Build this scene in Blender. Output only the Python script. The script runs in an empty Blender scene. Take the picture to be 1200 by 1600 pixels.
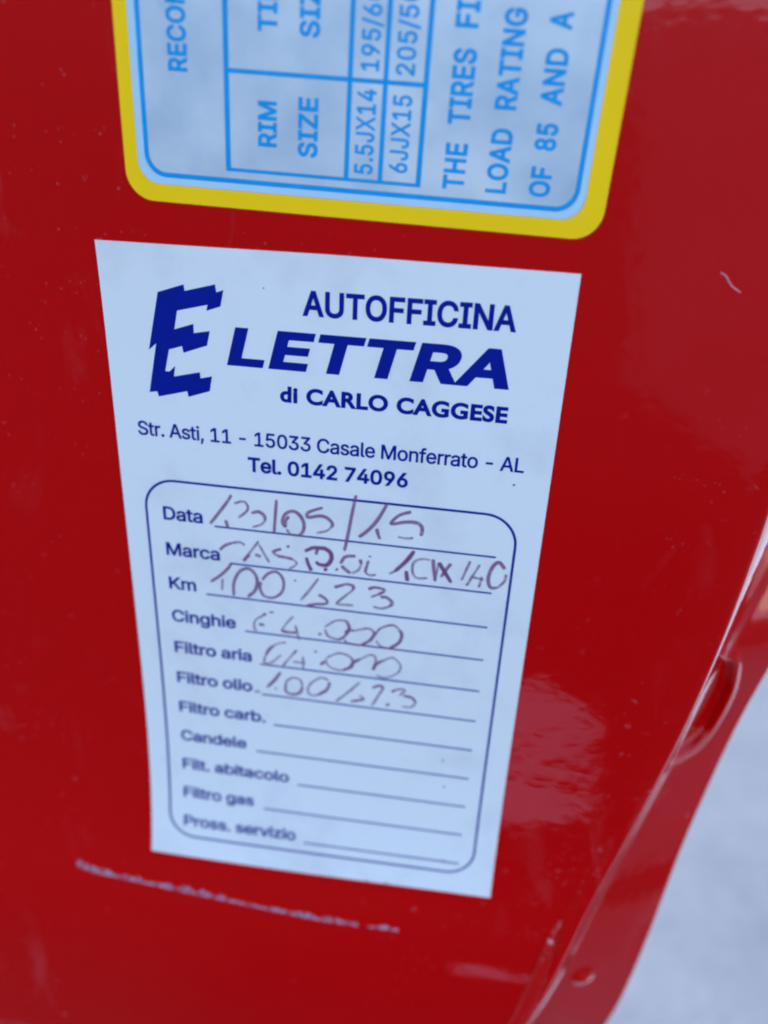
import bpy, math, random
import numpy as np
from mathutils import Matrix, Vector
from mathutils.geometry import delaunay_2d_cdt

random.seed(7)
rng = np.random.default_rng(11)
scene = bpy.context.scene
col = scene.collection
MM = 0.001
LEAN = math.radians(8)        # this part of the door faces slightly downwards
Z0 = 0.62                     # height of the middle of the service sticker above the ground

# ------------------------------------------------------------------ camera
# door frame: u to the right, v downwards, d away from the viewer (millimetres)
R = [[0.9888157549, -0.0448130739, 0.1422504525],
     [0.1037884325, 0.8917123479, -0.4405417685],
     [-0.1071044541, 0.4503785929, 0.8863902972]]
C = (20.73, -67.01, -102.03)
cam = bpy.data.cameras.new('camera')
cam.sensor_fit = 'VERTICAL'
cam.sensor_height = 24.0
cam.lens = 24.0 * 1256.26 / 1600.0
cam.clip_start = 0.005
cam.clip_end = 500.0
cam.dof.use_dof = True
cam.dof.focus_distance = 0.1075
cam.dof.aperture_fstop = 6.8
cam_ob = bpy.data.objects.new('camera', cam)
col.objects.link(cam_ob)
def to_world(p):
    return Vector((p[0], p[2], -p[1]))
right, down, fwd = (to_world(r) for r in R)
M = Matrix.Identity(4)
for i in range(3):
    M[i][0] = right[i]; M[i][1] = -down[i]; M[i][2] = -fwd[i]
M.translation = Vector((C[0] * MM, C[2] * MM, Z0 - C[1] * MM))
TILT = Matrix.Translation((0, 0, Z0)) @ Matrix.Rotation(LEAN, 4, 'X') @ Matrix.Translation((0, 0, -Z0))
cam_ob.matrix_world = TILT @ M
scene.camera = cam_ob

# ------------------------------------------------------------------ sky and sun: open shade, the sun stands behind the door
SUN_EL, SUN_AZ = math.radians(38), math.radians(-18)     # azimuth from +Y towards +X
world = bpy.data.worlds.new('World')
scene.world = world
world.use_nodes = True
wn = world.node_tree
sky = wn.nodes.new('ShaderNodeTexSky')
sky.sky_type = 'NISHITA'
sky.sun_disc = False
sky.sun_elevation = SUN_EL
sky.sun_rotation = SUN_AZ
sky.ozone_density = 2.2
sky.dust_density = 0.4
bg = wn.nodes['Background']
bg.inputs['Strength'].default_value = 0.12
wn.links.new(sky.outputs[0], bg.inputs['Color'])
sl = bpy.data.lights.new('sun', 'SUN')
sl.energy = 1.0
sl.angle = math.radians(12)
sl.color = (1.0, 0.97, 0.94)
so = bpy.data.objects.new('sun', sl)
so.rotation_euler = Vector((-math.sin(SUN_AZ) * math.cos(SUN_EL), -math.cos(SUN_AZ) * math.cos(SUN_EL), -math.sin(SUN_EL))).to_track_quat('-Z', 'Y').to_euler()
so.location = (0, 0, 3)
col.objects.link(so)
vs = scene.view_settings
vs.view_transform = 'Standard'
vs.look = 'None'
vs.gamma = 1.0
vs.exposure = 2.2
scene.render.engine = 'CYCLES'
scene.cycles.filter_width = 2.0

# ------------------------------------------------------------------ helpers
def soft(x, lo, hi, w=12.0):
    x = np.asarray(x, float)
    y = np.where(x < lo, lo - w * (1 - np.exp(-np.clip(lo - x, 0, 500) / w)), x)
    return np.where(x > hi, hi + w * (1 - np.exp(-np.clip(x - hi, 0, 500) / w)), y)
HC = [-0.2182189533, -0.4917682655, -0.4557915385, 0.5911291668, -0.1336417163, -0.6759097855, 1.2918567298, 1.3497351215, 0.2735977271]
def H(u, v):                                           # gentle crown of the pressed steel, mm towards the viewer
    a = (soft(u, -4, 66) - 31) / 50
    b = (soft(v, -4, 112) - 50) / 50
    t = [a * a, a * b, b * b, a ** 3, a * a * b, a * b * b, b ** 3, b ** 4, a * b ** 3]
    return sum(c * x for c, x in zip(HC, t))
def P(u, v, off=0.0):                                  # point on the door skin, lifted off by off mm
    u = np.asarray(u, float); v = np.asarray(v, float)
    h = H(u, v) + off
    y, z = -h * MM, -(v - 50) * MM
    cl, sl_ = math.cos(LEAN), math.sin(LEAN)
    return np.stack([(u - 31) * MM, y * cl - z * sl_, Z0 + y * sl_ + z * cl], -1)

def link(name, verts, faces, mat, parent=None, smooth=True):
    me = bpy.data.meshes.new(name)
    me.from_pydata([tuple(map(float, p)) for p in verts], [], faces)
    me.validate()
    me.update()
    if smooth:
        me.polygons.foreach_set('use_smooth', [True] * len(me.polygons))
    me.materials.append(mat)
    o = bpy.data.objects.new(name, me)
    col.objects.link(o)
    if parent is not None:
        o.parent = parent
    return o
def thing(name, label, cat, loc):
    o = bpy.data.objects.new(name, None)
    o.empty_display_size = 0.01
    o.location = loc
    o['label'] = label
    o['category'] = cat
    col.objects.link(o)
    bpy.context.view_layer.update()
    return o
def adopt(o, parent):                                  # keep world position under a moved parent
    o.parent = parent
    o.matrix_parent_inverse = Matrix.Translation(parent.location).inverted()
def grid_faces(nr, nc):
    return [(r * nc + c, r * nc + c + 1, (r + 1) * nc + c + 1, (r + 1) * nc + c) for r in range(nr - 1) for c in range(nc - 1)]

class Nodes:
    def __init__(self, name):
        self.m = bpy.data.materials.new(name)
        self.m.use_nodes = True
        self.t = self.m.node_tree
        self.b = self.t.nodes['Principled BSDF']
        self.co = self.t.nodes.new('ShaderNodeTexCoord')
    def new(self, kind, **kw):
        n = self.t.nodes.new(kind)
        for k, v in kw.items():
            setattr(n, k, v)
        return n
    def link(self, a, b):
        self.t.links.new(a, b)
    def noise(self, scale, detail=2.0, rough=0.5, dist=0.0, stretch=None, vec=None):
        n = self.new('ShaderNodeTexNoise')
        n.inputs['Scale'].default_value = scale
        n.inputs['Detail'].default_value = detail
        n.inputs['Roughness'].default_value = rough
        n.inputs['Distortion'].default_value = dist
        src = vec or self.co.outputs['Object']
        if stretch:
            mp = self.new('ShaderNodeMapping')
            mp.inputs['Scale'].default_value = stretch[0]
            mp.inputs['Rotation'].default_value = stretch[1]
            self.link(src, mp.inputs['Vector'])
            src = mp.outputs[0]
        self.link(src, n.inputs['Vector'])
        return n.outputs['Fac']
    def ramp(self, fac, a, b, lo=0.0, hi=1.0):
        n = self.new('ShaderNodeMapRange')
        n.clamp = True
        n.inputs['From Min'].default_value = a
        n.inputs['From Max'].default_value = b
        n.inputs['To Min'].default_value = lo
        n.inputs['To Max'].default_value = hi
        self.link(fac, n.inputs['Value'])
        return n.outputs[0]
    def math(self, op, a, b):
        n = self.new('ShaderNodeMath', operation=op)
        for i, x in enumerate((a, b)):
            if isinstance(x, (int, float)):
                n.inputs[i].default_value = x
            else:
                self.link(x, n.inputs[i])
        return n.outputs[0]
    def mix(self, fac, a, b):
        n = self.new('ShaderNodeMix', data_type='RGBA')
        if isinstance(fac, (int, float)):
            n.inputs[0].default_value = fac
        else:
            self.link(fac, n.inputs[0])
        for i, x in ((6, a), (7, b)):
            if isinstance(x, tuple):
                n.inputs[i].default_value = (*x, 1)
            else:
                self.link(x, n.inputs[i])
        return n.outputs[2]
    def bump(self, h, strength, dist):
        n = self.new('ShaderNodeBump')
        n.inputs['Strength'].default_value = strength
        n.inputs['Distance'].default_value = dist
        self.link(h, n.inputs['Height'])
        return n.outputs[0]
    def set(self, **kw):
        for k, v in kw.items():
            s = self.b.inputs[k.replace('_', ' ')]
            if isinstance(v, tuple):
                s.default_value = (*v, 1)
            elif isinstance(v, (int, float)):
                s.default_value = v
            else:
                self.link(v, s)
        return self

# ------------------------------------------------------------------ materials
RED = (0.49, 0.0001, 0.0003)
def red_paint(name, dusty=1.0, peel=1.0, rough=0.05):
    n = Nodes(name)
    # fine settled dust: tiny specks, soft smudges and a few streaks
    v = n.new('ShaderNodeTexVoronoi')
    v.inputs['Scale'].default_value = 330.0
    n.link(n.co.outputs['Object'], v.inputs['Vector'])
    sep = n.new('ShaderNodeSeparateColor')
    n.link(v.outputs['Color'], sep.inputs[0])
    keep = n.ramp(sep.outputs[0], 0.78, 1.0)
    size = n.ramp(n.math('ADD', v.outputs['Distance'], n.ramp(n.noise(1500.0, 2.0), 0.3, 0.7, -0.12, 0.16)), 0.03, 0.2, 1.0, 0.0)
    specks = n.math('MULTIPLY', keep, size)
    v2 = n.new('ShaderNodeTexVoronoi')
    v2.inputs['Scale'].default_value = 900.0
    n.link(n.co.outputs['Object'], v2.inputs['Vector'])
    sep2 = n.new('ShaderNodeSeparateColor')
    n.link(v2.outputs['Color'], sep2.inputs[0])
    specks2 = n.math('MULTIPLY', n.ramp(sep2.outputs[1], 0.7, 1.0), n.ramp(v2.outputs['Distance'], 0.05, 0.25, 0.5, 0.0))
    where = n.ramp(n.noise(22.0, 3.0), 0.46, 0.64)
    smear = n.ramp(n.noise(90.0, 5.0, 0.6, 0.6, ((1, 1, 0.35), (0, 0.5, 0))), 0.58, 0.82, 0.0, 0.13)
    film = n.ramp(n.noise(14.0, 3.0), 0.35, 0.75, 0.0, 0.001)
    sp = n.math('MULTIPLY', n.math('ADD', n.math('MULTIPLY', specks, 0.26), n.math('MULTIPLY', specks2, 0.38)), n.ramp(where, 0, 1, 0.12, 1.0))
    dust = n.math('ADD', n.math('MULTIPLY', n.math('ADD', sp, n.math('MULTIPLY', smear, where)), dusty), film)
    tone = n.mix(n.noise(9.0, 2.0), (RED[0] * .92, RED[1], RED[2]), (RED[0] * 1.08, RED[1], RED[2]))
    n.set(Base_Color=n.mix(dust, tone, (0.62, 0.30, 0.36)))
    n.set(Roughness=0.45, Specular_IOR_Level=0.0, Coat_Weight=1.0, Coat_IOR=1.5)
    n.set(Coat_Roughness=n.math('ADD', n.math('MULTIPLY', dust, 0.5), rough))
    orange = n.math('ADD', n.noise(330.0, 2.0, 0.5, 0.0, ((0.7, 1, 1), (0, 0.3, 0))), n.math('MULTIPLY', n.noise(110.0, 2.0), 1.5))
    b = n.bump(orange, 1.0, 0.000034 * peel)
    n.link(b, n.b.inputs['Coat Normal'])
    return n.m
M_RED = red_paint('red_car_paint')
M_SEAL = red_paint('red_painted_sealant', 9.0, 4.0, 0.3)  # heavy dust colour paints in the bead's sky-lit pink sheen

def paper_mat():
    n = Nodes('white_sticker_film')
    grime = n.ramp(n.noise(75.0, 5.0, 0.65), 0.5, 0.72, 0.0, 0.34)
    sm = n.ramp(n.noise(230.0, 3.0, 0.6, 0.4, ((1, 1, 0.5), (0, 0.4, 0))), 0.64, 0.8, 0.0, 0.10)
    base = n.mix(n.math('ADD', grime, sm), (0.72, 0.69, 0.715), (0.46, 0.45, 0.50))
    n.set(Base_Color=base, Roughness=n.ramp(n.noise(40.0, 3.0), 0.3, 0.7, 0.30, 0.42), Specular_IOR_Level=0.4)
    n.set(Normal=n.bump(n.noise(160.0, 3.0), 0.5, 0.00003))
    return n.m
M_PAPER = paper_mat()
def silver_mat():
    n = Nodes('silver_label_film')
    blot = n.noise(70.0, 4.0, 0.6)
    spot = n.ramp(n.noise(300.0, 2.0), 0.66, 0.8, 0.0, 0.25)
    base = n.mix(n.ramp(blot, 0.35, 0.7), (0.39, 0.46, 0.57), (0.60, 0.62, 0.68))
    base = n.mix(spot, base, (0.34, 0.43, 0.62))
    n.set(Base_Color=base, Roughness=n.ramp(blot, 0.3, 0.7, 0.25, 0.4), Metallic=0.1)
    n.set(Normal=n.bump(n.noise(120.0, 3.0), 0.8, 0.00012))
    return n.m
M_SILVER = silver_mat()
def plain(name, colr, rough=0.4, var=0.12, scale=400.0):
    n = Nodes(name)
    f = n.noise(scale, 3.0)
    n.set(Specular_IOR_Level=0.08)
    n.set(Base_Color=n.mix(f, tuple(c * (1 - var) for c in colr), tuple(min(1, c * (1 + var)) for c in colr)), Roughness=rough)
    return n.m
M_YELLOW = plain('yellow_label_border', (0.98, 0.56, 0.008), 0.4, 0.05, 90.0)
M_CYAN = plain('sky_blue_print', (0.005, 0.28, 0.63), 0.4, 0.15)
M_NAVY = plain('navy_print', (0.0006, 0.009, 0.215), 0.5, 0.15)
M_PALE = plain('pale_blue_keyline', (0.44, 0.60, 0.72), 0.4, 0.05)
def ink(name, cover_lo, cover_hi, colr):
    n = Nodes(name)
    n.set(Base_Color=colr, Roughness=0.5)
    n.set(Alpha=n.ramp(n.noise(900.0, 3.0, 0.6), 0.38, 0.62, cover_lo, cover_hi))
    return n.m
M_INK = [ink('faint_pen_ink', 0.44, 0.66, (0.26, 0.10, 0.24)),
         ink('pen_ink', 0.58, 0.80, (0.25, 0.08, 0.22)),
         ink('heavy_pen_ink', 0.70, 0.92, (0.19, 0.04, 0.17))]
M_DIRT = plain('dark_dirt', (0.06, 0.05, 0.05), 0.8)
M_CHIP = ink('scraped_paint', 0.2, 0.85, (0.42, 0.24, 0.36))
M_FIBRE = plain('pale_fibre', (0.60, 0.22, 0.25), 0.6)
def ground_mat(name, a, b, sc):
    n = Nodes(name)
    f = n.math('ADD', n.math('MULTIPLY', n.noise(sc, 8.0, 0.65), 0.6), n.math('MULTIPLY', n.noise(sc * 14, 4.0), 0.4))
    n.set(Base_Color=n.mix(n.ramp(f, 0.35, 0.65), a, b), Roughness=0.85)
    n.set(Normal=n.bump(n.noise(sc * 30, 4.0), 0.6, 0.003))
    return n.m
M_CONC = ground_mat('pale_concrete', (0.15, 0.155, 0.17), (0.225, 0.228, 0.242), 6.0)
M_REFL_BRIGHT = ground_mat('bright_reflection_ground', (0.62, 0.62, 0.62), (0.72, 0.72, 0.72), 5.0)
M_REFL_DIM = ground_mat('dim_reflection_ground', (0.045, 0.045, 0.055), (0.08, 0.08, 0.095), 2.0)
M_REFL_PATCH = ground_mat('pale_reflection_patch', (0.48, 0.48, 0.50), (0.58, 0.58, 0.60), 9.0)
M_REFL_DARK = ground_mat('dark_reflection_ground', (0.005, 0.005, 0.006), (0.008, 0.008, 0.009), 8.0)

# ------------------------------------------------------------------ ground
def slab(name, poly, z, mat):
    o = link(name, [(x, y, z) for x, y in poly], [tuple(range(len(poly)))], mat, smooth=False)
    o['kind'] = 'structure'
    return o
slab('ground', [(-120, -120), (120, -120), (120, 120), (-120, 120)], 0.0, M_REFL_BRIGHT)  # unseen pale ground, made bright so the door fold mirrors it
slab('driveway', [(-14, -0.16), (0.20, -0.16), (0.22, 0.1), (0.85, 1.45), (-14, 1.45)], 0.004, M_CONC)
slab('added_dim_ground', [(-14, -16), (9, -16), (9, 4.6), (0.80, 0.38), (0.24, 0.12), (0.205, -0.17), (-14, -0.17)], 0.004, M_REFL_DIM)  # added out of view to dim reflections on the panel and flange
slab('added_dark_ground', [(-14, -16), (1.0, -16), (0.62, -4.0), (0.30, -1.7), (0.55, -1.15), (6, -1.6), (6, -0.18), (-14, -0.18)], 0.008, M_REFL_DARK)  # added behind the camera, near black to keep the paint's reflections dark
slab('added_reflection_patch', [(0.075, -0.562), (0.105, -0.560), (0.14, -0.538), (0.182, -0.512), (0.178, -0.497), (0.075, -0.497)], 0.012, M_REFL_PATCH)  # unseen pale piece, added and shaped for the reflection beside the sticker

# ------------------------------------------------------------------ car door
def curve(pts, vs):
    pts = np.array(pts, float)
    dense = np.arange(pts[0, 1], pts[-1, 1], 0.5)
    u = np.interp(dense, pts[:, 1], pts[:, 0])
    k = np.exp(-0.5 * (np.arange(-30, 31) / 11.0) ** 2); k /= k.sum()
    up = np.concatenate([np.full(30, u[0]), u, np.full(30, u[-1])])
    return np.interp(vs, dense, np.convolve(up, k, 'valid'))
EDGE = [(86, -260), (89, -120), (91, -40), (91.3, 10), (91.1, 29.95), (89.9, 49.2), (87.6, 70), (84.0, 89.5), (81.2, 100.4), (76.6, 116.3), (72.0, 135), (62, 165), (40, 225), (18, 275), (-5, 330), (-20, 400)]
OUT = [(109, -260), (112, -120), (117, -40), (117, 10), (115.2, 41.3), (110.3, 51), (106.6, 58.5), (104.9, 68.5), (101.5, 87.1), (98.2, 102.3), (95.8, 113), (94.0, 127.7), (91.8, 148.7), (85, 176), (67, 232), (45, 284), (21, 344), (5, 410)]
vs_ = np.concatenate([np.linspace(-250, -42, 40), np.arange(-40, 150, 0.45), np.linspace(150.5, 390, 60)])
nr = len(vs_)
Eu = curve(EDGE, vs_)
Ov = vs_ + 2.0
Ou = curve(OUT, Ov)
POCKET = np.array([(91.6, 63.5), (97.2, 62.5), (98.9, 67.4), (99.0, 73.0), (97.6, 79), (95.0, 82.6), (90.6, 83.0), (90.4, 78)])
def round_poly(p, k=8):                                # closed smooth outline through the given corners
    n = len(p); out = []
    for i in range(n):
        a, b, c, d = p[i - 1], p[i], p[(i + 1) % n], p[(i + 2) % n]
        for t in np.linspace(0, 1, k, endpoint=False):
            out.append(0.5 * (2 * b + (c - a) * t + (2 * a - 5 * b + 4 * c - d) * t * t + (3 * b - a - 3 * c + d) * t ** 3))
    return np.array(out)
POCKET = round_poly(POCKET)
def poly_dist(px, py, poly):                           # signed distance, positive inside
    d = np.full(px.shape, 1e9); inside = np.zeros(px.shape, bool)
    for i in range(len(poly)):
        a, b = poly[i], poly[(i + 1) % len(poly)]
        e = b - a
        t = np.clip(((px - a[0]) * e[0] + (py - a[1]) * e[1]) / (e @ e), 0, 1)
        d = np.minimum(d, np.hypot(px - a[0] - t * e[0], py - a[1] - t * e[1]))
        cr = ((a[1] > py) != (b[1] > py)) & (px < (b[0] - a[0]) * (py - a[1]) / (b[1] - a[1] + 1e-12) + a[0])
        inside ^= cr
    return np.where(inside, d, -d)
sm = lambda x: np.clip(x, 0, 1) ** 2 * (3 - 2 * np.clip(x, 0, 1))
STEP = 6.5 + 4.5 * (1 - sm((vs_ - 72) / 40)) + 1.9 * np.log1p(np.exp((58 - np.maximum(vs_, 38)) / 2.0))
WALL = STEP * np.interp(vs_, [30, 49, 70, 89, 100, 116], [0.78, 0.76, 0.74, 0.80, 0.86, 0.87])   # sideways run of the step
DEPTH = 5.0
def stepf(x):                                          # straight ramp with rounded ends
    k = 0.05
    sp = lambda y: k * np.logaddexp(0, y / k)
    return sp(x) - sp(x - 1)
# inner skin: left part, columns crowd towards the fold
tl = np.concatenate([np.linspace(0, 0.45, 14)[:-1], np.linspace(0.45, 0.97, 130)[:-1], np.linspace(0.97, 1.0, 40)])
ts = np.linspace(0, 1, 90)[1:]
cols_u, cols_v, cols_d = [], [], []
U0 = -250.0
for t in tl:
    u = U0 + (Eu - U0) * t
    w = Eu - u
    d = 0.8 * STEP * stepf(-w / WALL / 0.8)                        # the skin starts to turn over the fold
    d = d + 0.22 * np.exp(-((w - 2.6) / 0.55) ** 2) * sm((vs_ - 88) / 12)       # shallow groove beside the fold, lower down
    cols_u.append(u); cols_v.append(vs_); cols_d.append(d)
for t in ts:
    u = Eu + (Ou - Eu) * t
    v = vs_ + (Ov - vs_) * t
    w = u - Eu
    L = np.maximum(Ou - Eu, 1)
    d = 0.8 * STEP * stepf(w / WALL / 0.8) + 10.0 * w / L
    sd = poly_dist(u, v, POCKET)
    fl = 1.7
    d = d + fl * sm(sd / 1.4) - 0.55 * np.exp(-((sd + 0.35) / 0.55) ** 2)
    d = d - 1.3 * np.exp(-((u - 82.8) ** 2 + (v - 132.3) ** 2) / 2.6)   # small pressed pip
    cols_u.append(u); cols_v.append(v); cols_d.append(d)
cu_, cv_, cd_ = (np.stack(x, 1) for x in (cols_u, cols_v, cols_d))
pts = P(cu_, cv_, -cd_)
# rolled outer edge and return flange
th0 = math.atan2(DEPTH, 9.0)
rr = 2.2
def push(q, mm):                                       # deeper into the door
    q[:, 1] += mm * MM * math.cos(LEAN); q[:, 2] += mm * MM * math.sin(LEAN)
last = pts[:, -1, :]
extra = []
for ph in np.linspace(th0, math.radians(95), 12)[1:]:
    q = last.copy()
    q[:, 0] += rr * MM * (math.sin(ph) - math.sin(th0))
    push(q, rr * (math.cos(th0) - math.cos(ph)))
    extra.append(q)
for b in (6, 18, 45):
    q = extra[10].copy(); push(q, b)
    extra.append(q)
q = extra[-1].copy(); q[:, 0] = (U0 - 31) * MM
extra.append(q)
allp = np.concatenate([pts, np.stack(extra, 1)], 1)
nc = allp.shape[1]
base = P(0, 400)
door = thing('car_door', 'glossy red painted rear edge of an open car door carrying both stickers', 'car door', (0.0, 0.0, float(base[2])))
skin = link('door_panel', allp.reshape(-1, 3), grid_faces(nr, nc), M_RED)
adopt(skin, door)

# seam sealant bead lying along the fold, low on the right
def ribbon_bead(name, path, widths, height, mat, parent, label=None, rough=0.0, seg=14, n=160):
    path = np.array(path, float)
    s = np.linspace(0, len(path) - 1, n)
    u = np.interp(s, range(len(path)), path[:, 0]); v = np.interp(s, range(len(path)), path[:, 1])
    wd = np.interp(s, range(len(path)), widths)
    tu, tv = np.gradient(u), np.gradient(v)
    ln = np.hypot(tu, tv); nu, nv = -tv / ln, tu / ln
    lump = np.convolve(rng.normal(0, 1, n + 8), np.ones(9) / 9, 'valid')
    V = []
    for k in range(seg + 1):
        a = -1 + 2 * k / seg
        hh = height * np.sqrt(max(0, 1 - a * a)) * np.minimum(1, wd / 0.8) * (1 + rough * rng.normal(0, 1, n)) - 0.02
        wj = wd * 0.5 * (1 + 0.35 * lump * rough * 3)
        V.append(P(u + nu * wj * a, v + nv * wj * a, hh))
    V = np.stack(V, 1)
    o = link(name, V.reshape(-1, 3), grid_faces(n, seg + 1), mat)
    if label:
        o['label'] = label
    adopt(o, parent)
    return o
ribbon_bead('sealant_bead', [(75.0, 109.5), (74.0, 112.5), (73.3, 117), (72.2, 124), (70.6, 133), (67.5, 145)], [0.5, 1.3, 2.0, 2.7, 3.1, 3.2], 0.75, M_SEAL, door, 'rough red sealant bead beside the folded edge', 0.10)

# scraped line under the sticker
def scrape():
    path = np.array([(-14.6, 113.0), (-10.84, 113.6), (1.71, 114.3), (15.24, 115.2), (32.12, 116.4), (39.22, 116.5), (46.6, 116.4)])
    n = 260
    s = np.linspace(0, 1, n)
    u = np.interp(s, np.linspace(0, 1, 7), path[:, 0]); v = np.interp(s, np.linspace(0, 1, 7), path[:, 1])
    w = 0.75 + 1.0 * np.clip(1 - s / 0.10, 0, 1) 
    jag = np.interp(np.arange(n), np.arange(0, n, 4), rng.uniform(-0.6, 0.6, len(range(0, n, 4))))
    wu = np.maximum(0.12, w * (1 + jag) - 0.15 * (s > .5))
    keep = ~(((s > .83) & (s < .87)) | ((s > .795) & (s < .80)) | ((s > .845) & (s < .85)))
    top = P(u, v - wu, 0.03); bot = P(u, v + 0.15 + 0.1 * jag, 0.03)
    V = np.concatenate([top, bot]); F = [(i, i + 1, n + i + 1, n + i) for i in range(n - 1) if keep[i]]
    o = link('scrape_mark', V, F, M_CHIP)
    o['label'] = 'pale scraped line in the paint under the white sticker'
    adopt(o, door)
scrape()

def stroke_mesh(parts, half_w, off, closed=False):     # flat inked ribbons on the skin
    V, F = [], []
    for poly, hw in parts:
        poly = np.array(poly, float)
        n = len(poly)
        if closed:
            nxt, prv = np.roll(poly, -1, 0), np.roll(poly, 1, 0)
        else:
            nxt = np.vstack([poly[1:], poly[-1:]]); prv = np.vstack([poly[:1], poly[:-1]])
        t = nxt - prv
        t /= np.maximum(np.linalg.norm(t, axis=1, keepdims=True), 1e-9)
        nn = np.stack([-t[:, 1], t[:, 0]], 1)
        hw = np.broadcast_to(np.asarray(hw, float), (n,))[:, None]
        a, b = poly + nn * hw, poly - nn * hw
        k = len(V)
        V += list(P(a[:, 0], a[:, 1], off)) + list(P(b[:, 0], b[:, 1], off))
        m = n if closed else n - 1
        F += [(k + i, k + (i + 1) % n, k + n + (i + 1) % n, k + n + i) for i in range(m)]
    return V, F
def line_pts(a, b, n=24):
    s = np.linspace(0, 1, n)[:, None]
    return np.array(a) * (1 - s) + np.array(b) * s
def round_rect(u0, v0, u1, v1, r, n=12, step=2.0):
    pts = []
    for cx, cy, a0 in ((u1 - r, v0 + r, -90), (u1 - r, v1 - r, 0), (u0 + r, v1 - r, 90), (u0 + r, v0 + r, 180)):
        for k in range(n + 1):
            a = math.radians(a0 + 90 * k / n)
            pts.append((cx + r * math.cos(a), cy + r * math.sin(a)))
    out = []
    for i in range(len(pts)):
        a, b = np.array(pts[i]), np.array(pts[(i + 1) % len(pts)])
        m = max(1, int(np.hypot(*(b - a)) / step))
        out += [tuple(a + (b - a) * k / m) for k in range(m)]
    return out
def catmull(pts, k=6):
    p = np.array(pts, float)
    if len(p) < 3:
        return line_pts(p[0], p[-1], k)
    q = np.vstack([2 * p[0] - p[1], p, 2 * p[-1] - p[-2]])
    out = []
    for i in range(1, len(q) - 2):
        for t in np.linspace(0, 1, k, endpoint=False):
            a, b, c, d = q[i - 1], q[i], q[i + 1], q[i + 2]
            out.append(0.5 * (2 * b + (c - a) * t + (2 * a - 5 * b + 4 * c - d) * t * t + (3 * b - a - 3 * c + d) * t ** 3))
    out.append(p[-1])
    return np.array(out)

# pale fibre stuck on the paint at the upper right
hair = catmull([(78.0, -1.2), (78.66, -0.87), (79.56, 0.18), (80.75, 0.91)], 8)
V, F = stroke_mesh([(hair, 0.085)], 0, 0.05)
fib = link('fibre', V, F, M_FIBRE); adopt(fib, door)
fib['label'] = 'short pale fibre stuck to the red paint'

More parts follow.
